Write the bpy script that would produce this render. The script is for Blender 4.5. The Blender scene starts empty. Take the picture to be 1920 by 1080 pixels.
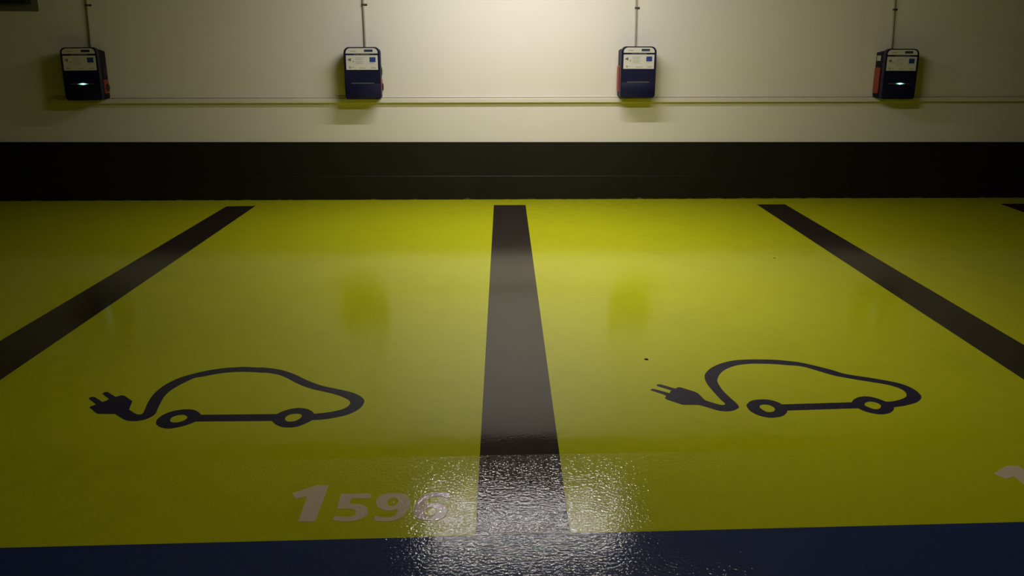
import bpy, bmesh, math, random
from mathutils import Vector, Matrix
from mathutils.geometry import tessellate_polygon
random.seed(7)
scn = bpy.context.scene
col = scn.collection

# ------------------------------------------------------------------ helpers
def tag(o, label=None, cat=None, group=None, kind=None):
    if label: o['label'] = label
    if cat: o['category'] = cat
    if group: o['group'] = group
    if kind: o['kind'] = kind
    return o

def empty(name, loc, label=None, cat=None, group=None):
    o = bpy.data.objects.new(name, None)
    o.empty_display_size = 0.1
    o.location = loc
    col.objects.link(o)
    return tag(o, label, cat, group)

def link(name, bm, mat, parent=None, smooth=False):
    me = bpy.data.meshes.new(name)
    bmesh.ops.recalc_face_normals(bm, faces=bm.faces)
    bm.to_mesh(me); bm.free()
    me.materials.append(mat)
    if smooth:
        for p in me.polygons: p.use_smooth = True
        try: me.set_sharp_from_angle(angle=math.radians(38))
        except Exception: pass
    o = bpy.data.objects.new(name, me)
    col.objects.link(o)
    if parent: o.parent = parent
    return o

def box(bm, x0, x1, y0, y1, z0, z1, bev=0.0, seg=2):
    v = [bm.verts.new(p) for p in ((x0,y0,z0),(x1,y0,z0),(x1,y1,z0),(x0,y1,z0),(x0,y0,z1),(x1,y0,z1),(x1,y1,z1),(x0,y1,z1))]
    fs = [bm.faces.new([v[i] for i in q]) for q in ((3,2,1,0),(4,5,6,7),(0,1,5,4),(1,2,6,5),(2,3,7,6),(3,0,4,7))]
    if bev > 0:
        es = list({e for f in fs for e in f.edges})
        bmesh.ops.bevel(bm, geom=es, offset=bev, segments=seg, profile=0.5, affect='EDGES')
    return bm

def boxes(*bs):
    bm = bmesh.new()
    for b in bs: box(bm, *b)
    return bm

def tube(bm, pts, r, n=12, cap=True):
    pts = [Vector(p) for p in pts]
    rings = []
    for i, p in enumerate(pts):
        a = pts[max(i-1,0)]; b = pts[min(i+1,len(pts)-1)]
        t = (b-a).normalized()
        u = t.cross(Vector((0,1,0)))
        if u.length < 1e-3: u = t.cross(Vector((1,0,0)))
        u.normalize(); w = t.cross(u)
        rings.append([bm.verts.new(p + (u*math.cos(2*math.pi*k/n) + w*math.sin(2*math.pi*k/n))*r) for k in range(n)])
    for A, B in zip(rings, rings[1:]):
        for k in range(n): bm.faces.new((A[k], A[(k+1)%n], B[(k+1)%n], B[k]))
    if cap:
        bm.faces.new(rings[0][::-1]); bm.faces.new(rings[-1])
    return bm

def rrect(x0, x1, z0, z1, rt, rb, n=8):
    """Outline of a rounded rectangle in x/z, separate top and bottom radii, counter-clockwise seen from -y."""
    out = []
    for cx, cz, r, a0 in ((x1-rb, z0+rb, rb, -90), (x1-rt, z1-rt, rt, 0), (x0+rt, z1-rt, rt, 90), (x0+rb, z0+rb, rb, 180)):
        for k in range(n+1):
            a = math.radians(a0 + 90*k/n)
            out.append((cx + r*math.cos(a), cz + r*math.sin(a)))
    return out

def plate(bm, rings):
    """rings: list of (outline in x/z, y) stacked towards the viewer (-y); the last ring is capped, the first too."""
    R = [[bm.verts.new((x, y, z)) for x, z in o] for o, y in rings]
    n = len(R[0])
    for A, B in zip(R, R[1:]):
        for k in range(n): bm.faces.new((A[k], A[(k+1)%n], B[(k+1)%n], B[k]))
    bm.faces.new(R[-1]); bm.faces.new(R[0][::-1])
    return bm

def side_plate(bm, y0, y1, z0, z1, xa, xb, r=0.008):
    """Rounded plate on a flank: outline in y/z, from x=xa out to x=xb."""
    o = rrect(y0, y1, z0, z1, r, r, 5)
    c = ((y0+y1)/2, (z0+z1)/2)
    k = 0.93
    o2 = [(c[0]+(a-c[0])*k, c[1]+(b-c[1])*k) for a, b in o]
    R = [[bm.verts.new((x, a, b)) for a, b in q] for q, x in ((o, xa), (o, xa+(xb-xa)*0.7), (o2, xb))]
    n = len(o)
    for A, B in zip(R, R[1:]):
        for j in range(n): bm.faces.new((A[j], A[(j+1)%n], B[(j+1)%n], B[j]))
    bm.faces.new(R[-1]); bm.faces.new(R[0][::-1])
    return bm

def lathe_x(bm, cy, cz, prof, n=24):
    """Disc turned about an x axis: prof = [(x, radius), ...]."""
    R = [[bm.verts.new((x, cy + r*math.cos(2*math.pi*k/n), cz + r*math.sin(2*math.pi*k/n))) for k in range(n)] for x, r in prof]
    for A, B in zip(R, R[1:]):
        for k in range(n): bm.faces.new((A[k], A[(k+1)%n], B[(k+1)%n], B[k]))
    bm.faces.new(R[-1]); bm.faces.new(R[0][::-1])
    return bm

def crom(pts, closed=False, n=5):
    P = [Vector((p[0], p[1], 0)) for p in pts]
    m = len(P); out = []
    for i in range(m if closed else m-1):
        if closed: a, b, c, d = P[(i-1)%m], P[i], P[(i+1)%m], P[(i+2)%m]
        else: a, b, c, d = P[max(i-1,0)], P[i], P[i+1], P[min(i+2,m-1)]
        for k in range(n):
            t = k/n
            # centripetal-ish: plain Catmull-Rom is enough for these evenly spaced points
            out.append(0.5*((2*b) + (c-a)*t + (2*a-5*b+4*c-d)*t*t + (3*b-a-3*c+d)*t**3))
    if not closed: out.append(P[-1])
    return [(v.x, v.y) for v in out]

def paint(name, mat, loops, z=0.001, parent=None, origin=(0,0)):
    """A coat of paint on the floor: outline (first loop) with holes (other loops), z thick, lying on z=0."""
    ox, oy = origin
    loops = [[Vector((x-ox, y-oy, 0)) for x, y in L] for L in loops]
    flat = [v for L in loops for v in L]
    tris = tessellate_polygon(loops)
    bm = bmesh.new()
    T = [bm.verts.new((v.x, v.y, z)) for v in flat]
    Bt = [bm.verts.new((v.x, v.y, 0.0)) for v in flat]
    for t in tris:
        try:
            bm.faces.new([T[i] for i in t])
            bm.faces.new([Bt[i] for i in reversed(t)])
        except ValueError: pass
    k = 0
    for L in loops:
        n = len(L)
        for i in range(n):
            a, b = k+i, k+(i+1)%n
            try: bm.faces.new((Bt[a], Bt[b], T[b], T[a]))
            except ValueError: pass
        k += n
    return link(name, bm, mat, parent)

# ------------------------------------------------------------------ materials
def new_mat(name):
    m = bpy.data.materials.new(name); m.use_nodes = True
    nt = m.node_tree
    return m, nt, nt.nodes['Principled BSDF']

def N(nt, typ, **kw):
    n = nt.nodes.new(typ)
    for k, v in kw.items():
        if k in n.inputs: n.inputs[k].default_value = v
        else: setattr(n, k, v)
    return n

def simple(name, rgb, rough=0.5, spec=0.5, metal=0.0, var=0.06, scale=40.0):
    m, nt, b = new_mat(name)
    tc = N(nt, 'ShaderNodeTexCoord')
    no = N(nt, 'ShaderNodeTexNoise', Scale=scale, Detail=3.0)
    nt.links.new(tc.outputs['Object'], no.inputs['Vector'])
    mx = N(nt, 'ShaderNodeMix', data_type='RGBA')
    mx.inputs[6].default_value = tuple(c*(1-var) for c in rgb) + (1,)
    mx.inputs[7].default_value = tuple(min(1,c*(1+var)) for c in rgb) + (1,)
    nt.links.new(no.outputs['Fac'], mx.inputs[0])
    nt.links.new(mx.outputs[2], b.inputs['Base Color'])
    b.inputs['Roughness'].default_value = rough
    b.inputs['Specular IOR Level'].default_value = spec
    b.inputs['Metallic'].default_value = metal
    return m

def floor_mat(name, rgb, dirt=(0.6, 0.58, 0.5), dirt_amt=0.35, spec=0.19, seed=0.0, bump=1.0, coarse=0.0):
    """Glossy resin floor coating: even colour, faint grime, fine orange-peel skin over slow undulations."""
    m, nt, b = new_mat(name)
    L = nt.links.new
    g = N(nt, 'ShaderNodeNewGeometry')
    mp = N(nt, 'ShaderNodeMapping'); mp.inputs['Location'].default_value = (seed, seed*0.7, 0)
    L(g.outputs['Position'], mp.inputs['Vector'])
    # grime: slow patches times finer speckle
    n1 = N(nt, 'ShaderNodeTexNoise', Scale=1.1, Detail=6.0, Roughness=0.65); L(mp.outputs[0], n1.inputs['Vector'])
    n2 = N(nt, 'ShaderNodeTexNoise', Scale=9.0, Detail=5.0, Roughness=0.7); L(mp.outputs[0], n2.inputs['Vector'])
    mm = N(nt, 'ShaderNodeMath', operation='MULTIPLY'); L(n1.outputs['Fac'], mm.inputs[0]); L(n2.outputs['Fac'], mm.inputs[1])
    rp = N(nt, 'ShaderNodeMapRange'); rp.inputs[1].default_value = 0.24; rp.inputs[2].default_value = 0.46
    rp.inputs[3].default_value = 0.0; rp.inputs[4].default_value = dirt_amt
    L(mm.outputs[0], rp.inputs[0])
    mx = N(nt, 'ShaderNodeMix', data_type='RGBA')
    mx.inputs[6].default_value = rgb + (1,)
    mx.inputs[7].default_value = tuple(c*d for c, d in zip(rgb, dirt)) + (1,)
    L(rp.outputs[0], mx.inputs[0]); L(mx.outputs[2], b.inputs['Base Color'])
    # roughness varies a little with wear
    rr = N(nt, 'ShaderNodeMapRange'); rr.inputs[1].default_value = 0.3; rr.inputs[2].default_value = 0.7
    rr.inputs[3].default_value = 0.9; rr.inputs[4].default_value = 1.15
    L(n1.outputs['Fac'], rr.inputs[0])
    b.inputs['Specular IOR Level'].default_value = spec
    # skin
    p1 = N(nt, 'ShaderNodeTexNoise', Scale=PEEL_SCALE, Detail=2.0, Roughness=0.5); L(g.outputs['Position'], p1.inputs['Vector'])
    p2 = N(nt, 'ShaderNodeTexNoise', Scale=2.2, Detail=2.0, Roughness=0.4); L(g.outputs['Position'], p2.inputs['Vector'])
    # the coat is smooth inside the bays and orange-peeled on the strip along the lane, with a hard lap line between
    sp = N(nt, 'ShaderNodeSeparateXYZ'); L(g.outputs['Position'], sp.inputs[0])
    lap = N(nt, 'ShaderNodeMath', operation='LESS_THAN'); lap.inputs[1].default_value = LAP_Y; L(sp.outputs['Y'], lap.inputs[0])
    # a polished margin just behind the lap line, its far edge wandering a little
    pw = N(nt, 'ShaderNodeTexNoise', Scale=5.0, Detail=4.0, Roughness=0.6); L(g.outputs['Position'], pw.inputs['Vector'])
    wy = N(nt, 'ShaderNodeMapRange'); wy.inputs[1].default_value = 0.3; wy.inputs[2].default_value = 0.7
    wy.inputs[3].default_value = -0.05; wy.inputs[4].default_value = 0.05; L(pw.outputs['Fac'], wy.inputs[0])
    ya = N(nt, 'ShaderNodeMath', operation='ADD'); L(sp.outputs['Y'], ya.inputs[0]); L(wy.outputs[0], ya.inputs[1])
    mg = N(nt, 'ShaderNodeMapRange'); mg.inputs[1].default_value = LAP_Y + 0.20; mg.inputs[2].default_value = LAP_Y + 0.14
    mg.inputs[3].default_value = 0.0; mg.inputs[4].default_value = 1.0; L(ya.outputs[0], mg.inputs[0])
    rl0 = N(nt, 'ShaderNodeMapRange'); rl0.inputs[3].default_value = ROUGH_BAY; rl0.inputs[4].default_value = ROUGH_EDGE; L(mg.outputs[0], rl0.inputs[0])
    rl = N(nt, 'ShaderNodeMix', data_type='FLOAT'); L(lap.outputs[0], rl.inputs[0]); L(rl0.outputs[0], rl.inputs[2]); rl.inputs[3].default_value = ROUGH_LAP
    rm = N(nt, 'ShaderNodeMath', operation='MULTIPLY'); L(rl.outputs[0], rm.inputs[0]); L(rr.outputs[0], rm.inputs[1]); L(rm.outputs[0], b.inputs['Roughness'])
    fade = N(nt, 'ShaderNodeMapRange'); fade.inputs[3].default_value = PEEL_SMOOTH; fade.inputs[4].default_value = PEEL_NEAR; L(mg.outputs[0], fade.inputs[0])
    mxp = N(nt, 'ShaderNodeMath', operation='MAXIMUM'); L(lap.outputs[0], mxp.inputs[0]); L(fade.outputs[0], mxp.inputs[1])
    hs = N(nt, 'ShaderNodeMath', operation='MULTIPLY'); L(p1.outputs['Fac'], hs.inputs[0]); L(mxp.outputs[0], hs.inputs[1])
    b1 = N(nt, 'ShaderNodeBump'); b1.inputs['Strength'].default_value = 1.0; b1.inputs['Distance'].default_value = PEEL_DEPTH*bump
    b2 = N(nt, 'ShaderNodeBump'); b2.inputs['Strength'].default_value = 1.0; b2.inputs['Distance'].default_value = WAVE_DEPTH
    L(hs.outputs[0], b1.inputs['Height']); L(p2.outputs['Fac'], b2.inputs['Height'])
    L(b2.outputs[0], b1.inputs['Normal']); L(b1.outputs[0], b.inputs['Normal'])
    return m
# outlines of the painted markings, metres on the floor
P = {
 'L_side1': [(-1.884,-5.18),(-1.853,-5.216),(-1.83,-5.237),(-1.814,-5.238),(-1.811,-5.221),(-1.815,-5.187),(-1.827,-5.109),(-1.833,-5.021),(-1.824,-4.934),(-1.802,-4.864),(-1.768,-4.804),(-1.726,-4.764),(-1.691,-4.736),(-1.625,-4.702),(-1.554,-4.687),(-1.509,-4.684),(-1.439,-4.696),(-1.433,-4.694),(-1.392,-4.705),(-1.349,-4.724),(-1.312,-4.747),(-1.285,-4.77),(-1.246,-4.809),(-1.202,-4.861),(-1.161,-4.903),(-1.112,-4.945),(-1.065,-4.973),(-1.01,-5.005),(-0.965,-5.036),(-0.933,-5.071),(-0.914,-5.105),(-0.906,-5.135),(-0.907,-5.17),(-0.916,-5.212),(-0.936,-5.249),(-0.965,-5.282),(-1.002,-5.304),(-1.046,-5.321),(-1.079,-5.328),(-1.108,-5.33)],
 'L_side2': [(-1.925,-5.226),(-1.891,-5.264),(-1.857,-5.296),(-1.825,-5.308),(-1.8,-5.304),(-1.779,-5.292),(-1.764,-5.267),(-1.757,-5.23),(-1.765,-5.175),(-1.772,-5.112),(-1.778,-5.046),(-1.773,-4.982),(-1.755,-4.918),(-1.729,-4.859),(-1.706,-4.819),(-1.673,-4.804),(-1.609,-4.767),(-1.539,-4.751),(-1.479,-4.753),(-1.41,-4.767),(-1.419,-4.762),(-1.375,-4.774),(-1.33,-4.799),(-1.287,-4.841),(-1.243,-4.895),(-1.201,-4.941),(-1.162,-4.974),(-1.118,-5.003),(-1.069,-5.032),(-1.026,-5.063),(-0.991,-5.098),(-0.972,-5.125),(-0.965,-5.15),(-0.967,-5.178),(-0.983,-5.213),(-1.018,-5.239),(-1.056,-5.254),(-1.099,-5.264),(-1.123,-5.265)],
 'L_wheelA': [(-1.725,-5.329),(-1.731,-5.288),(-1.717,-5.239),(-1.687,-5.206),(-1.645,-5.193),(-1.609,-5.201),(-1.582,-5.228),(-1.565,-5.258),(-1.56,-5.291),(-1.57,-5.323),(-1.593,-5.354),(-1.625,-5.378),(-1.659,-5.389),(-1.692,-5.375),(-1.716,-5.349)],
 'L_holeA': [(-1.678,-5.299),(-1.677,-5.274),(-1.66,-5.255),(-1.638,-5.251),(-1.619,-5.268),(-1.614,-5.285),(-1.619,-5.31),(-1.639,-5.328),(-1.662,-5.327),(-1.674,-5.312)],
 'L_wheelB': [(-1.26,-5.332),(-1.254,-5.345),(-1.238,-5.368),(-1.213,-5.391),(-1.184,-5.398),(-1.154,-5.394),(-1.132,-5.376),(-1.114,-5.354),(-1.1,-5.33),(-1.095,-5.3),(-1.102,-5.266),(-1.114,-5.238),(-1.136,-5.213),(-1.159,-5.202),(-1.181,-5.199),(-1.206,-5.208),(-1.23,-5.226),(-1.253,-5.257),(-1.262,-5.292)],
 'L_holeB': [(-1.213,-5.308),(-1.211,-5.288),(-1.201,-5.268),(-1.184,-5.26),(-1.163,-5.261),(-1.15,-5.277),(-1.148,-5.297),(-1.156,-5.32),(-1.171,-5.337),(-1.191,-5.341),(-1.205,-5.331)],
 'L_bar': [(-1.582,-5.253),(-1.242,-5.26),(-1.252,-5.331),(-1.58,-5.323)],
 'L_plug': [(-2.053,-5.156),(-2.053,-5.145),(-2.04,-5.127),(-2.023,-5.097),(-2.012,-5.086),(-2.007,-5.069),(-1.989,-5.041),(-1.979,-5.034),(-1.969,-5.023),(-1.954,-5.027),(-1.931,-5.054),(-1.898,-5.092),(-1.88,-5.188),(-1.922,-5.23),(-1.994,-5.225),(-2.013,-5.206),(-2.035,-5.177)],
 'L_prongA': [(-2.056,-5.002),(-2.056,-4.986),(-2.048,-4.978),(-2.038,-4.984),(-1.983,-5.044),(-1.995,-5.08),(-2.012,-5.056)],
 'L_prongB': [(-2.097,-5.052),(-2.096,-5.043),(-2.089,-5.035),(-2.076,-5.037),(-2.017,-5.101),(-2.028,-5.136),(-2.046,-5.114)],
 'R_side1': [(0.567,-5.184),(0.6,-5.222),(0.625,-5.243),(0.64,-5.242),(0.647,-5.224),(0.641,-5.188),(0.635,-5.108),(0.631,-5.014),(0.635,-4.949),(0.646,-4.897),(0.663,-4.855),(0.697,-4.802),(0.741,-4.754),(0.792,-4.716),(0.848,-4.69),(0.911,-4.679),(0.979,-4.68),(1.049,-4.688),(1.107,-4.706),(1.162,-4.731),(1.215,-4.776),(1.277,-4.842),(1.31,-4.887),(1.358,-4.921),(1.413,-4.95),(1.47,-4.987),(1.511,-5.019),(1.537,-5.057),(1.55,-5.109),(1.547,-5.158),(1.537,-5.193),(1.514,-5.226),(1.482,-5.255),(1.44,-5.276),(1.401,-5.291),(1.348,-5.304)],
 'R_side2': [(0.528,-5.237),(0.562,-5.27),(0.595,-5.302),(0.626,-5.314),(0.659,-5.307),(0.687,-5.284),(0.696,-5.267),(0.697,-5.226),(0.688,-5.162),(0.68,-5.076),(0.684,-4.986),(0.695,-4.941),(0.717,-4.889),(0.749,-4.837),(0.794,-4.79),(0.847,-4.756),(0.904,-4.741),(0.96,-4.74),(1.028,-4.749),(1.086,-4.766),(1.148,-4.785),(1.192,-4.833),(1.25,-4.908),(1.293,-4.941),(1.344,-4.974),(1.393,-5.003),(1.441,-5.031),(1.474,-5.062),(1.492,-5.099),(1.493,-5.135),(1.481,-5.17),(1.461,-5.196),(1.421,-5.222),(1.38,-5.237),(1.348,-5.238)],
 'R_wheelA': [(0.732,-5.259),(0.745,-5.233),(0.772,-5.202),(0.812,-5.19),(0.847,-5.194),(0.875,-5.216),(0.889,-5.246),(0.893,-5.284),(0.887,-5.323),(0.872,-5.348),(0.848,-5.373),(0.808,-5.388),(0.776,-5.382),(0.747,-5.356),(0.73,-5.312)],
 'R_holeA': [(0.786,-5.266),(0.796,-5.253),(0.814,-5.247),(0.833,-5.255),(0.843,-5.278),(0.842,-5.3),(0.83,-5.321),(0.811,-5.33),(0.795,-5.325),(0.786,-5.301),(0.783,-5.284)],
 'R_wheelB': [(1.199,-5.249),(1.215,-5.22),(1.247,-5.19),(1.28,-5.176),(1.31,-5.18),(1.333,-5.201),(1.351,-5.231),(1.362,-5.253),(1.367,-5.28),(1.359,-5.306),(1.34,-5.337),(1.313,-5.361),(1.279,-5.374),(1.251,-5.368),(1.224,-5.348),(1.209,-5.325),(1.201,-5.302),(1.192,-5.279)],
 'R_holeB': [(1.247,-5.268),(1.258,-5.249),(1.277,-5.236),(1.295,-5.237),(1.31,-5.251),(1.314,-5.271),(1.309,-5.29),(1.296,-5.309),(1.278,-5.32),(1.262,-5.314),(1.252,-5.298),(1.245,-5.281)],
 'R_bar': [(0.879,-5.249),(1.214,-5.238),(1.214,-5.305),(0.883,-5.317)],
 'R_plug': [(0.442,-5.08),(0.473,-5.047),(0.486,-5.033),(0.5,-5.034),(0.552,-5.09),(0.561,-5.114),(0.57,-5.195),(0.531,-5.24),(0.459,-5.234),(0.405,-5.173),(0.4,-5.156),(0.412,-5.131),(0.432,-5.108)],
 'R_prongA': [(0.395,-5.002),(0.405,-4.992),(0.418,-4.993),(0.476,-5.05),(0.454,-5.076),(0.44,-5.059),(0.398,-5.014)],
 'R_prongB': [(0.356,-5.057),(0.366,-5.046),(0.378,-5.048),(0.438,-5.104),(0.413,-5.136),(0.405,-5.117),(0.36,-5.067)],
 'd1': [(-1.074,-5.955),(-0.999,-5.899),(-0.957,-5.901),(-0.967,-6.151),(-1.021,-6.148),(-1.019,-5.978),(-1.056,-5.996)],
 'd5': [(-0.907,-5.965),(-0.803,-5.97),(-0.804,-6.004),(-0.868,-6.001),(-0.87,-6.038),(-0.845,-6.04),(-0.821,-6.048),(-0.806,-6.069),(-0.802,-6.097),(-0.807,-6.124),(-0.825,-6.144),(-0.85,-6.154),(-0.876,-6.155),(-0.912,-6.145),(-0.908,-6.115),(-0.883,-6.124),(-0.86,-6.126),(-0.844,-6.115),(-0.841,-6.098),(-0.846,-6.081),(-0.861,-6.072),(-0.883,-6.07),(-0.906,-6.073)],
 'd9': [(-0.777,-6.151),(-0.775,-6.122),(-0.756,-6.131),(-0.732,-6.134),(-0.718,-6.128),(-0.709,-6.111),(-0.705,-6.084),(-0.722,-6.09),(-0.746,-6.089),(-0.769,-6.071),(-0.78,-6.046),(-0.781,-6.018),(-0.772,-5.989),(-0.754,-5.974),(-0.73,-5.969),(-0.705,-5.971),(-0.683,-5.986),(-0.669,-6.02),(-0.668,-6.052),(-0.674,-6.093),(-0.683,-6.123),(-0.698,-6.145),(-0.721,-6.159),(-0.747,-6.159)],
 'h9': [(-0.744,-6.034),(-0.741,-6.016),(-0.731,-6.006),(-0.717,-6.006),(-0.708,-6.021),(-0.707,-6.043),(-0.714,-6.056),(-0.727,-6.061),(-0.738,-6.054)],
 'd6': [(-0.536,-5.98),(-0.54,-6.013),(-0.56,-6.003),(-0.584,-6.0),(-0.6,-6.006),(-0.61,-6.024),(-0.614,-6.052),(-0.597,-6.046),(-0.573,-6.047),(-0.55,-6.065),(-0.541,-6.09),(-0.542,-6.117),(-0.553,-6.144),(-0.571,-6.157),(-0.594,-6.161),(-0.618,-6.16),(-0.638,-6.146),(-0.651,-6.116),(-0.652,-6.085),(-0.646,-6.043),(-0.636,-6.012),(-0.62,-5.987),(-0.596,-5.972),(-0.567,-5.971)],
 'h6': [(-0.578,-6.102),(-0.582,-6.119),(-0.592,-6.128),(-0.605,-6.128),(-0.614,-6.114),(-0.614,-6.094),(-0.607,-6.08),(-0.593,-6.075),(-0.583,-6.083)],
 'n1': [(1.436,-5.924),(1.501,-5.864),(1.555,-5.866),(1.549,-5.926),(1.494,-6.014),(1.496,-5.936),(1.461,-5.962)],
}
# ------------------------------------------------------------------ light settings
LX, LY, LZ = 0.06, -1.62, 2.62
LX2, LY2 = 0.60, -3.40
PW, PL, PW2, PL2 = 38.0, 19.0, 31.0, 24.0
LOUVRE, LOUVRE2 = 0.056, 0.115  # depths of the added blades, set for the sideways falloff of the light
AMB = 0.004
EXPO = 0.0
ROUGH_BAY, ROUGH_EDGE, ROUGH_LAP = 0.12, 0.045, 0.035
PEEL_SCALE = 80.0
PEEL_DEPTH = 0.0009
PEEL_SMOOTH, PEEL_NEAR = 0.04, 0.15
WAVE_DEPTH = 0.0015
LAP_Y = -5.69

M = {}
M['green'] = floor_mat('lime_floor_coating', (0.525, 0.540, 0.009), dirt_amt=0.30, spec=0.15)
M['line'] = floor_mat('dark_grey_line_paint', (0.031, 0.023, 0.020), dirt=(0.7,0.7,0.7), seed=3.1, spec=0.14)
M['blue'] = floor_mat('blue_floor_coating', (0.018, 0.036, 0.155), dirt=(0.6,0.65,0.7), seed=5.3, spec=0.14)
M['navy_paint'] = floor_mat('navy_symbol_paint', (0.013, 0.010, 0.050), dirt=(0.8,0.8,0.8), seed=1.7, spec=0.11)
M['white_paint'] = floor_mat('worn_white_number_paint', (0.70, 0.57, 0.46), dirt=(0.75,0.72,0.66), seed=2.3)

def wall_material():
    m, nt, b = new_mat('cream_wall_paint')
    L = nt.links.new
    g = N(nt, 'ShaderNodeNewGeometry')
    n1 = N(nt, 'ShaderNodeTexNoise', Scale=0.8, Detail=5.0, Roughness=0.6); L(g.outputs['Position'], n1.inputs['Vector'])
    mx = N(nt, 'ShaderNodeMix', data_type='RGBA')
    mx.inputs[6].default_value = (0.75, 0.71, 0.665, 1); mx.inputs[7].default_value = (0.80, 0.765, 0.725, 1)
    L(n1.outputs['Fac'], mx.inputs[0])
    # sparse small scuffs
    n2 = N(nt, 'ShaderNodeTexNoise', Scale=7.0, Detail=6.0, Roughness=0.75); L(g.outputs['Position'], n2.inputs['Vector'])
    rp = N(nt, 'ShaderNodeMapRange'); rp.inputs[1].default_value = 0.70; rp.inputs[2].default_value = 0.76; rp.inputs[4].default_value = 0.35
    L(n2.outputs['Fac'], rp.inputs[0])
    m2 = N(nt, 'ShaderNodeMix', data_type='RGBA'); m2.inputs[7].default_value = (0.45, 0.40, 0.32, 1)
    L(rp.outputs[0], m2.inputs[0]); L(mx.outputs[2], m2.inputs[6]); L(m2.outputs[2], b.inputs['Base Color'])
    b.inputs['Roughness'].default_value = 0.6
    b.inputs['Specular IOR Level'].default_value = 0.3
    n3 = N(nt, 'ShaderNodeTexNoise', Scale=60.0, Detail=3.0); L(g.outputs['Position'], n3.inputs['Vector'])
    bp = N(nt, 'ShaderNodeBump'); bp.inputs['Distance'].default_value = 0.0006; bp.inputs['Strength'].default_value = 0.6
    L(n3.outputs['Fac'], bp.inputs['Height']); L(bp.outputs[0], b.inputs['Normal'])
    return m
M['wall'] = wall_material()
M['skirting'] = simple('dark_brown_skirting_paint', (0.0095, 0.0080, 0.0068), rough=0.5, spec=0.3, var=0.15, scale=3)
M['ceiling'] = simple('ceiling_paint', (0.5, 0.48, 0.44), rough=0.7, scale=2)
M['trunk'] = simple('cream_trunking', (0.74, 0.70, 0.62), rough=0.45, spec=0.4, var=0.03, scale=3)
M['conduit'] = simple('grey_conduit', (0.38, 0.35, 0.30), rough=0.4, var=0.08)
M['clip'] = simple('dark_clip', (0.06, 0.055, 0.05), rough=0.45)
M['navy'] = simple('navy_plastic', (0.0065, 0.0065, 0.040), rough=0.42, spec=0.30, var=0.04)
M['navy_dark'] = simple('dark_navy_plastic', (0.005, 0.006, 0.018), rough=0.45, spec=0.4, var=0.04)
M['body'] = simple('dark_blue_housing', (0.005, 0.0055, 0.022), rough=0.5, spec=0.10, var=0.05)
M['panel'] = simple('white_sticker', (0.66, 0.64, 0.61), rough=0.4, var=0.02)
M['logo'] = simple('dark_blue_print', (0.03, 0.04, 0.10), rough=0.4)
M['square'] = simple('blue_print', (0.022, 0.05, 0.26), rough=0.4)
M['ink'] = simple('grey_print', (0.32, 0.31, 0.30), rough=0.5)
M['ink_dark'] = simple('dark_print', (0.14, 0.14, 0.16), rough=0.5)
M['bar'] = simple('grey_light_strip', (0.11, 0.105, 0.10), rough=0.3)
M['red'] = simple('red_plastic', (0.27, 0.026, 0.016), rough=0.4, var=0.05)
M['black'] = simple('black_rubber', (0.012, 0.010, 0.010), rough=0.5)
M['plate'] = simple('grey_plate', (0.45, 0.43, 0.38), rough=0.4)
M['gum'] = simple('dark_gum', (0.010, 0.008, 0.007), rough=0.9, spec=0.05)
M['housing'] = simple('white_light_housing', (0.75, 0.74, 0.70), rough=0.4)
M['added_louvre'] = simple('grey_added_louvre', (0.25, 0.25, 0.24), rough=0.4)
M['tray'] = simple('dark_cable_tray', (0.02, 0.018, 0.016), rough=0.5)
M['boxdark'] = simple('black_box', (0.008, 0.007, 0.006), rough=0.6)
M['boxplate'] = simple('brown_grey_backplate', (0.17, 0.16, 0.13), rough=0.6)

def emit(name, rgb, strength):
    m = bpy.data.materials.new(name); m.use_nodes = True
    nt = m.node_tree; nt.nodes.clear()
    o = N(nt, 'ShaderNodeOutputMaterial'); e = N(nt, 'ShaderNodeEmission')
    e.inputs['Color'].default_value = rgb + (1,); e.inputs['Strength'].default_value = strength
    nt.links.new(e.outputs[0], o.inputs['Surface'])
    return m
M['tube'] = emit('fluorescent_glow', (1.0, 0.955, 0.90), 4.0)

def led_material():
    """Status light: white-green core fading along the strip either side."""
    m = bpy.data.materials.new('green_status_glow'); m.use_nodes = True
    nt = m.node_tree; nt.nodes.clear(); L = nt.links.new
    o = N(nt, 'ShaderNodeOutputMaterial'); e = N(nt, 'ShaderNodeEmission')
    tc = N(nt, 'ShaderNodeTexCoord'); sx = N(nt, 'ShaderNodeSeparateXYZ'); L(tc.outputs['Object'], sx.inputs[0])
    ab = N(nt, 'ShaderNodeMath', operation='ABSOLUTE'); L(sx.outputs['X'], ab.inputs[0])
    mr = N(nt, 'ShaderNodeMapRange'); mr.inputs[1].default_value = 0.0; mr.inputs[2].default_value = 0.07
    mr.inputs[3].default_value = 1.0; mr.inputs[4].default_value = 0.0
    L(ab.outputs[0], mr.inputs[0])
    pw = N(nt, 'ShaderNodeMath', operation='POWER'); pw.inputs[1].default_value = 4.0; L(mr.outputs[0], pw.inputs[0])
    ml = N(nt, 'ShaderNodeMath', operation='MULTIPLY'); ml.inputs[1].default_value = 5.5; L(pw.outputs[0], ml.inputs[0])
    e.inputs['Color'].default_value = (0.30, 1.0, 0.66, 1)
    L(ml.outputs[0], e.inputs['Strength']); L(e.outputs[0], o.inputs['Surface'])
    return m
M['led'] = led_material()

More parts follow.
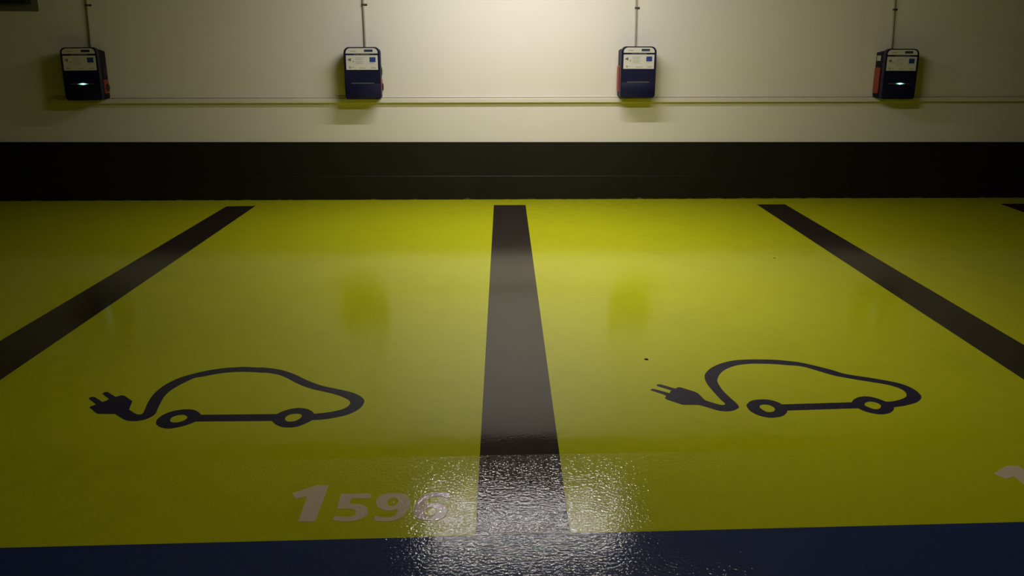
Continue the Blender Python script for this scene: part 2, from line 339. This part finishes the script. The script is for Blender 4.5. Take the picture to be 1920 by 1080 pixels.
# ------------------------------------------------------------------ the room
X0, X1, YB, ZC = -8.0, 8.0, -13.0, 2.76
YL = -6.262
floor = link('floor', boxes((X0, X1, YL, 0.0, -0.10, 0.0)), M['green']); tag(floor, kind='structure')
lane = link('floor_lane', boxes((X0, X1, YB, YL, -0.10, 0.0)), M['blue']); tag(lane, kind='structure')
tag(link('wall_back', boxes((X0, X1, 0.0, 0.2, -0.10, ZC)), M['wall']), kind='structure')
tag(link('ceiling', boxes((X0, X1, YB, 0.2, ZC, ZC+0.15)), M['ceiling']), kind='structure')

# dark painted skirting band: profile with a small ledge, its lower edge a little ragged where it meets the floor coating
bm = bmesh.new()
n = 320
prev = None
for i in range(n+1):
    x = X0 + (X1-X0)*i/n
    zt = 0.556 + 0.0006*x
    zb = 0.001 + max(0.0, random.gauss(0.003, 0.004))
    prof = [(0.0, zb), (-0.016, zb), (-0.016, 0.226), (-0.0115, 0.2315), (-0.010, zt), (0.0, zt)]
    ring = [bm.verts.new((x, y, z)) for y, z in prof]
    if prev:
        for k in range(len(prof)):
            k2 = (k+1) % len(prof)
            bm.faces.new((prev[k], prev[k2], ring[k2], ring[k]))
    else: bm.faces.new(ring)
    prev = ring
bm.faces.new(prev[::-1])
tag(link('baseboard_back', bm, M['skirting']), kind='structure')

# ------------------------------------------------------------------ ceiling light and cable tray above the picture
def ceiling_light(x, y, label, mat, p_wall, p_lane, tilt_wall, added_louvre, tint):
    t = empty('ceiling_light', (x, y, LZ), label, 'light')
    link('housing', boxes((-0.91, 0.91, -0.11, 0.11, 0.03, 0.085, 0.006)), M['housing'], t)
    for s in (-1, 1):
        link('lamp_holder', boxes((s*0.875-0.02, s*0.875+0.02, -0.09, 0.09, -0.03, 0.035, 0.004)), M['housing'], t)
        bm = bmesh.new(); tube(bm, [(0.6*s,0,0.085),(0.6*s,0,ZC-LZ-0.001)], 0.006, 8)
        link('drop_rod', bm, M['housing'], t, True)
        bm = bmesh.new(); tube(bm, [(-0.85,s*0.06,0),(0.85,s*0.06,0)], 0.013, 12, False)
        link('tube', bm, mat, t, True)
    for k in range(13):  # blades added out of view, sized to trim the light towards the sides
        xx = -0.78 + 0.13*k
        link('added_louvre', boxes((xx-0.001, xx+0.001, -0.105, 0.105, -added_louvre, 0.024)), M['added_louvre'], t)
    # the light the two tubes give off: one strip towards the wall, one towards the lane
    for s, p in ((1, p_wall), (-1, p_lane)):
        la = bpy.data.lights.new('fluorescent_light', 'AREA'); la.shape = 'RECTANGLE'
        la.size = 1.70; la.size_y = 0.03; la.energy = p; la.color = tint
        lo = bpy.data.objects.new('fluorescent_light', la); col.objects.link(lo)
        lo.parent = t; lo.location = (0, s*0.072, -0.013); lo.rotation_euler = (math.radians(tilt_wall) if s > 0 else -math.radians(45), 0, 0)
ceiling_light(LX, LY, 'white twin tube ceiling light hanging nearest the cream wall', M['tube'], PW, PL, 25.0, LOUVRE, (1.0, 0.955, 0.92))
ceiling_light(LX2, LY2, 'white twin tube ceiling light hanging over the middle of the bays', M['tube'], PW2, PL2, 45.0, LOUVRE2, (1.0, 0.93, 0.72))

t = empty('cable_tray', (0, 0, 2.53), 'dark cable tray along the top of the cream wall', 'cable tray')
link('tray', boxes((X0+0.1, X1-0.1, -0.16, -0.002, 0.0, 0.012), (X0+0.1, X1-0.1, -0.16, -0.148, 0.012, 0.16), (X0+0.1, X1-0.1, -0.014, -0.002, 0.012, 0.16)), M['tray'], t)
link('cables', boxes((X0+0.1, X1-0.1, -0.14, -0.02, 0.013, 0.19)), M['black'], t)

# ------------------------------------------------------------------ painted floor markings
def line(label, quad):
    o = paint('parking_line', M['line'], [quad], 0.0005, None, quad[0])
    o.location = (quad[0][0], quad[0][1], 0.0)
    return tag(o, label, 'parking line', 'dark bay lines on the floor')
line('dark grey bay line left of the car symbol with the fat plug', [(-2.630,-0.345),(-2.955,YL),(-2.646,YL),(-2.368,-0.325)])
line('dark grey painted bay line in the middle, between the number and the second car symbol', [(-0.151,-0.330),(-0.452,YL),(-0.151,YL),(0.149,-0.333)])
line('dark grey painted bay line right of the car symbol with the slim plug', [(2.370,-0.345),(2.057,YL),(2.334,YL),(2.6475,-0.345)])
line('tip of a dark grey bay line at the right edge below the skirting', [(4.775,-0.36),(4.262,YL),(4.545,YL),(5.05,-0.36)])

def car_symbol(key, label):
    pts = [p for k, v in P.items() if k.startswith(key) for p in v]
    ox = sum(p[0] for p in pts)/len(pts); oy = sum(p[1] for p in pts)/len(pts)
    t = empty('car_symbol', (ox, oy, 0), label, 'floor symbol', 'electric car symbols painted on the floor')
    og = (ox, oy)
    a = crom(P[key+'side1']); b = crom(P[key+'side2'])
    paint('body_outline', M['navy_paint'], [a + b[::-1]], 0.0005, t, og)
    for w in 'AB':
        paint('wheel', M['navy_paint'], [crom(P[key+'wheel'+w], True), crom(P[key+'hole'+w], True)[::-1]], 0.0007, t, og)
    paint('sill_bar', M['navy_paint'], [P[key+'bar']], 0.0003, t, og)
    pl = paint('plug', M['navy_paint'], [P[key+'plug']], 0.0007, t, og)
    for w in 'AB':
        paint('prong', M['navy_paint'], [P[key+'prong'+w]], 0.0003, pl, og)
    return t
car_symbol('L_', 'navy car symbol with a fat plug, painted on the green floor behind the number')
car_symbol('R_', 'navy car symbol with a slim two pin plug, painted beside the small black spot')

def digits(label, items, shift=(0,0)):
    o0 = items[0][1][0][0]
    og = (o0[0], o0[1])
    t = empty('bay_number', (og[0]+shift[0], og[1]+shift[1], 0), label, 'number')
    for nm, loops in items:
        paint(nm, M['white_paint'], loops, 0.0005, t, og)
    return t
def soft(L): return crom(L, True, 4)
digits('pale painted bay number reading 1596 on the green floor', [
    ('digit', [P['d1']]), ('digit', [P['d5']]), ('digit', [soft(P['d9']), soft(P['h9'])[::-1]]), ('digit', [soft(P['d6']), soft(P['h6'])[::-1]])])
one = [(1.436 + (x+1.074)*1.12, -5.924 + (y+5.955)*1.05) for x, y in P['d1']]
digits('pale slanted digit 1 cut off by the right edge, on the green floor', [('digit', [one])])

def spot(x, y, r, label):
    bm = bmesh.new()
    rings = []
    k = 18
    js = [random.uniform(0.85, 1.15) for _ in range(k)]
    for rr, z in ((1.0, 0.0), (0.95, 0.4), (0.6, 0.9), (0.2, 1.0)):
        rings.append([bm.verts.new((r*rr*js[i]*math.cos(2*math.pi*i/k), r*rr*js[i]*math.sin(2*math.pi*i/k), z*r*0.25)) for i in range(k)])
    for A, B in zip(rings, rings[1:]):
        for i in range(k): bm.faces.new((A[i], A[(i+1)%k], B[(i+1)%k], B[i]))
    bm.faces.new(rings[0][::-1]); bm.faces.new(rings[-1])
    o = link('gum_spot', bm, M['gum'], None, True); o.location = (x, y, 0.0008)
    return tag(o, label, 'spot', 'dark spots trodden into the floor')
spot(0.4206, -4.6577, 0.0105, 'small black spot on the green floor above the slim plug')
spot(-0.2485, -5.9068, 0.0065, 'tiny black spot on the dark middle line near the number')
spot(1.7844, -2.5532, 0.009, 'tiny dark spot on the green floor near the right hand bay line, below the wall')

# ------------------------------------------------------------------ trunking and pipes on the wall
tr = empty('wall_trunking', (0, 0, 0.930), 'long cream cable trunking running along the wall at the foot of the chargers', 'trunking')
link('channel', boxes((-4.23, 7.5, -0.034, -0.0015, 0.0, 0.044, 0.003)), M['trunk'], tr)
link('cover', boxes((-4.225, 7.49, -0.040, -0.034, 0.003, 0.036, 0.0015)), M['trunk'], tr)
tr.rotation_euler = (0, -math.radians(0.30), 0)
bm = bmesh.new()
pc = [(-4.20, -0.012, 0.9620), (7.4, -0.012, 0.9620 + 11.60*math.tan(math.radians(0.30)))]
tube(bm, pc, 0.0085, 10)
tag(link('cable', bm, M['trunk'], None, True), 'thin cream cable lying along the top of the wall trunking', 'cable')

def conduit(label, top, bottom, clip_z):
    (xt, zt), (xb, zb) = top, bottom
    zt2 = 2.5285
    xt2 = xt + (xt-xb)*(zt2-zt)/(zt-zb)*0.3
    t = empty('conduit', (xb, 0, zb), label, 'conduit', 'conduits dropping to the chargers')
    bm = bmesh.new()
    tube(bm, [(0,-0.013,0), ((xt-xb)*0.55+0.002,-0.013,(zt-zb)*0.5), (xt-xb,-0.013,zt-zb), (xt2-xb,-0.013,zt2-zb)], 0.0095, 14)
    link('pipe', bm, M['conduit'], t, True)
    cx = (xt-xb)*(clip_z-zb)/(zt-zb)
    cz = clip_z - zb
    c = link('clip', boxes((cx-0.0125, cx+0.0125, -0.026, -0.001, cz-0.009, cz+0.009, 0.003), (cx+0.010, cx+0.036, -0.006, -0.001, cz-0.009, cz+0.009, 0.002)), M['clip'], t)
    bm = bmesh.new()
    k = 10
    A = [bm.verts.new((cx+0.026+0.0055*math.cos(2*math.pi*i/k), -0.0055, cz+0.0055*math.sin(2*math.pi*i/k))) for i in range(k)]
    B = [bm.verts.new((v.co.x, -0.009, v.co.z)) for v in A]
    for i in range(k): bm.faces.new((A[i], A[(i+1)%k], B[(i+1)%k], B[i]))
    bm.faces.new(A); bm.faces.new(B)
    link('screw', bm, M['black'], c)

# ------------------------------------------------------------------ charging units
def build_charger():
    root = empty('wall_charger', (0, 0, 0))
    # housing: flat box against the wall, its top sloping down towards the wall
    bm = bmesh.new()
    prof = [(-0.0015, 0.006), (-0.166, 0.004), (-0.166, 0.448), (-0.120, 0.442), (-0.0015, 0.430)]
    A = [bm.verts.new((-0.158, y, z)) for y, z in prof]; B = [bm.verts.new((0.158, y, z)) for y, z in prof]
    m_ = len(prof)
    for i in range(m_): bm.faces.new((A[i], A[(i+1)%m_], B[(i+1)%m_], B[i]))
    bm.faces.new(A); bm.faces.new(B)
    bmesh.ops.bevel(bm, geom=list(bm.edges), offset=0.008, segments=3, profile=0.5, affect='EDGES')
    link('housing', bm, M['body'], root, True)
    # front cover
    o1 = rrect(-0.164, 0.164, 0.0, 0.466, 0.050, 0.032)
    o2 = rrect(-0.158, 0.158, 0.006, 0.460, 0.045, 0.027)
    bm = bmesh.new(); plate(bm, [(o1, -0.163), (o1, -0.204), (o2, -0.209)])
    cover = link('front_cover', bm, M['navy'], root, True)
    o1 = rrect(-0.157, 0.157, 0.007, 0.1395, 0.004, 0.026)
    o2 = rrect(-0.155, 0.155, 0.009, 0.1375, 0.003, 0.024)
    bm = bmesh.new(); plate(bm, [(o1, -0.2085), (o1, -0.2105), (o2, -0.2115)])
    link('lower_flap', bm, M['navy'], root, True)
    # white header with rounded shoulders
    yf = -0.2089
    bm = bmesh.new(); o1 = rrect(-0.1445, 0.1445, 0.4095, 0.4565, 0.040, 0.002); plate(bm, [(o1, yf), (o1, yf-0.0008)])
    h = link('header_panel', bm, M['panel'], root)
    h['label'] = 'white header panel'
    def mark(nm, mat, par, *rs):
        bm = bmesh.new()
        for x0, x1, z0, z1 in rs: box(bm, x0, x1, yf-0.0012, yf-0.0006, z0, z1)
        return link(nm, bm, mat, par)
    mark('logo_block', M['logo'], h, (0.022, 0.100, 0.4225, 0.4445))
    mark('caption', M['ink'], h, (-0.103, -0.052, 0.4265, 0.4335))
    mark('strip_caption', M['ink_dark'], cover, (-0.070, -0.018, 0.3985, 0.4045), (-0.010, 0.072, 0.3985, 0.4045))
    bm = bmesh.new(); o1 = rrect(-0.1435, 0.1435, 0.2650, 0.3935, 0.004, 0.002); plate(bm, [(o1, yf), (o1, yf-0.0008)])
    p = link('info_panel', bm, M['panel'], root)
    p['label'] = 'white information panel'
    mark('blue_square', M['square'], p, (0.0685, 0.1235, 0.3325, 0.3765))
    mark('icon', M['ink_dark'], p, (-0.125, -0.112, 0.347, 0.362), (-0.112, -0.099, 0.341, 0.368), (-0.128, -0.120, 0.352, 0.357))
    mark('icon', M['ink'], p, (-0.086, -0.072, 0.333, 0.345))
    mark('icon', M['ink'], p, (-0.119, -0.102, 0.277, 0.295))
    for rc in ((-0.058, 0.016, 0.3710, 0.3740), (-0.058, 0.010, 0.3610, 0.3640), (-0.058, 0.000, 0.3510, 0.3540), (-0.058, 0.016, 0.3370, 0.3400), (-0.058, 0.004, 0.3270, 0.3300), (-0.058, 0.012, 0.3170, 0.3200)):
        mark('text_line', M['ink'], p, rc)
    for rc in ((0.0685, 0.1085, 0.3225, 0.3265), (-0.026, 0.034, 0.2785, 0.2835), (0.080, 0.124, 0.2785, 0.2850), (-0.096, -0.076, 0.284, 0.288)):
        mark('caption', M['ink'], p, rc)
    # light strip between the panel and the flap
    bm = bmesh.new(); o1 = rrect(-0.104, 0.106, 0.1415, 0.1500, 0.003, 0.003, 3); plate(bm, [(o1, yf), (o1, yf-0.0020)])
    link('light_strip', bm, M['bar'], root)
    # right flank: round flap socket above, red holder with a black socket below
    bm = bmesh.new(); lathe_x(bm, -0.078, 0.245, [(0.156, 0.048), (0.162, 0.048), (0.165, 0.044), (0.165, 0.036), (0.168, 0.034), (0.170, 0.026)], 28)
    link('upper_socket', bm, M['black'], root, True)
    bm = bmesh.new(); side_plate(bm, -0.128, -0.022, 0.055, 0.178, 0.156, 0.165)
    r = link('socket_holder', bm, M['red'], root); r['label'] = 'red socket holder'
    bm = bmesh.new(); lathe_x(bm, -0.062, 0.105, [(0.163, 0.034), (0.170, 0.034), (0.175, 0.028), (0.176, 0.018)], 24)
    link('socket', bm, M['black'], r, True)
    # left flank: long red lever plate and a small grey plate above
    bm = bmesh.new(); side_plate(bm, -0.128, -0.022, 0.050, 0.290, -0.156, -0.170, 0.012)
    r = link('side_panel', bm, M['red'], root); r['label'] = 'long red side panel'
    return root

def copy_tree(o, parent=None):
    c = o.copy(); col.objects.link(c)
    if parent: c.parent = parent
    for ch in [x for x in bpy.data.objects if x.parent == o]: copy_tree(ch, c)
    return c

def led(root):
    # glowing lens seated over the light strip
    bm = bmesh.new(); o1 = [(0.066*math.cos(2*math.pi*k/40), 0.0068*math.sin(2*math.pi*k/40)*(1 if True else 0)) for k in range(40)]
    o1 = [(x, math.copysign(0.0068*max(0.0, 1-abs(x)/0.066)**0.7, z) if abs(z) > 1e-6 else 0.0) for x, z in o1]
    o2 = [(x*0.9, z*0.8) for x, z in o1]
    plate(bm, [(o1, 0.0), (o1, -0.0018), (o2, -0.0032)])
    o = link('status_light', bm, M['led'], root); o.location = (0.006, -0.2105, 0.1458); o['label'] = 'lit green status light'
    return o

SPECS = [
  (-3.855, 0.950, 0.9, 'navy wall charger with lit green light and a red socket holder on its right flank'),
  (-1.348, 0.968, 0.5, 'navy wall charger without a lit light, casting its shadow to the left'),
  ( 1.199, 0.990, 0.2, 'navy wall charger without a lit light, casting its shadow to the right'),
  ( 3.704, 0.985, 0.0, 'navy wall charger with lit green light and a long red panel on its left flank'),
]
proto = build_charger()
for i, (x, z, tilt, lab) in enumerate(SPECS):
    o = proto if i == 0 else copy_tree(proto)
    o.location = (x, 0, z); o.rotation_euler = (0, math.radians(-tilt)*-1*-1, 0)
    tag(o, lab, 'wall charger', 'chargers in a row on the cream wall')
    SPECS[i] = (o, x, z, lab)
for i in (0, 3): led(SPECS[i][0])
def rating_plate(root):
    bm = bmesh.new(); side_plate(bm, -0.105, -0.025, 0.352, 0.402, -0.1565, -0.1600, 0.003)
    r = link('rating_plate', bm, M['plate'], root); r['label'] = 'pale grey plate'
rating_plate(SPECS[3][0])

conduit('thin grey conduit dropping to the charger with the red socket holder, nearest the dark box', (-3.813, 1.812), (-3.821, 1.386), 1.781)
conduit('thin grey conduit dropping to the charger whose shadow falls to the left', (-1.3415, 1.835), (-1.3357, 1.406), 1.808)
conduit('thin grey conduit dropping to the charger whose shadow falls to the right', (1.1893, 1.858), (1.1987, 1.428), 1.802)
conduit('thin grey conduit dropping to the charger with the long red side panel', (3.664, 1.881), (3.683, 1.423), 1.809)

# dark box at the top left corner
t = empty('wall_box', (-4.60, 0, 1.79), 'black box high on the wall at the top left corner', 'box')
link('back_plate', boxes((-0.30, 0.355, -0.010, -0.001, -0.065, 0.42, 0.003)), M['boxplate'], t)
link('case', boxes((-0.30, 0.300, -0.10, -0.010, 0.0, 0.40, 0.008)), M['boxdark'], t)

# ------------------------------------------------------------------ camera, world, view
cam = bpy.data.cameras.new('camera'); co = bpy.data.objects.new('camera', cam); col.objects.link(co)
pit, yaw, rol = 0.2662187924, 0.0619688001, 0.0071829501
f0 = Vector((math.sin(yaw), math.cos(yaw), 0)); r0 = Vector((math.cos(yaw), -math.sin(yaw), 0)); u0 = Vector((0,0,1))
F = f0*math.cos(pit) - u0*math.sin(pit); U = u0*math.cos(pit) + f0*math.sin(pit)
R = r0*math.cos(rol) + U*math.sin(rol); U2 = -r0*math.sin(rol) + U*math.cos(rol)
mw = Matrix((R, U2, -F)).transposed().to_4x4(); mw.translation = Vector((-0.50076, -8.82562, 1.50822))
co.matrix_world = mw
cam.sensor_width = 36.0; cam.lens = 1707.549/1920*36.0
cam.clip_start = 0.05; cam.clip_end = 100
scn.camera = co

w = bpy.data.worlds.new('world'); scn.world = w; w.use_nodes = True
bg = w.node_tree.nodes['Background']; bg.inputs[0].default_value = (1.0, 0.72, 0.36, 1); bg.inputs[1].default_value = AMB

vs = scn.view_settings
scn.display_settings.display_device = 'sRGB'
vs.view_transform = 'Standard'; vs.look = 'None'; vs.gamma = 1.0; vs.exposure = EXPO; vs.use_curve_mapping = False
scn.cycles.max_bounces = 8; scn.cycles.diffuse_bounces = 5
scn.cycles.sample_clamp_indirect = 6.0
scn.cycles.use_denoising = True
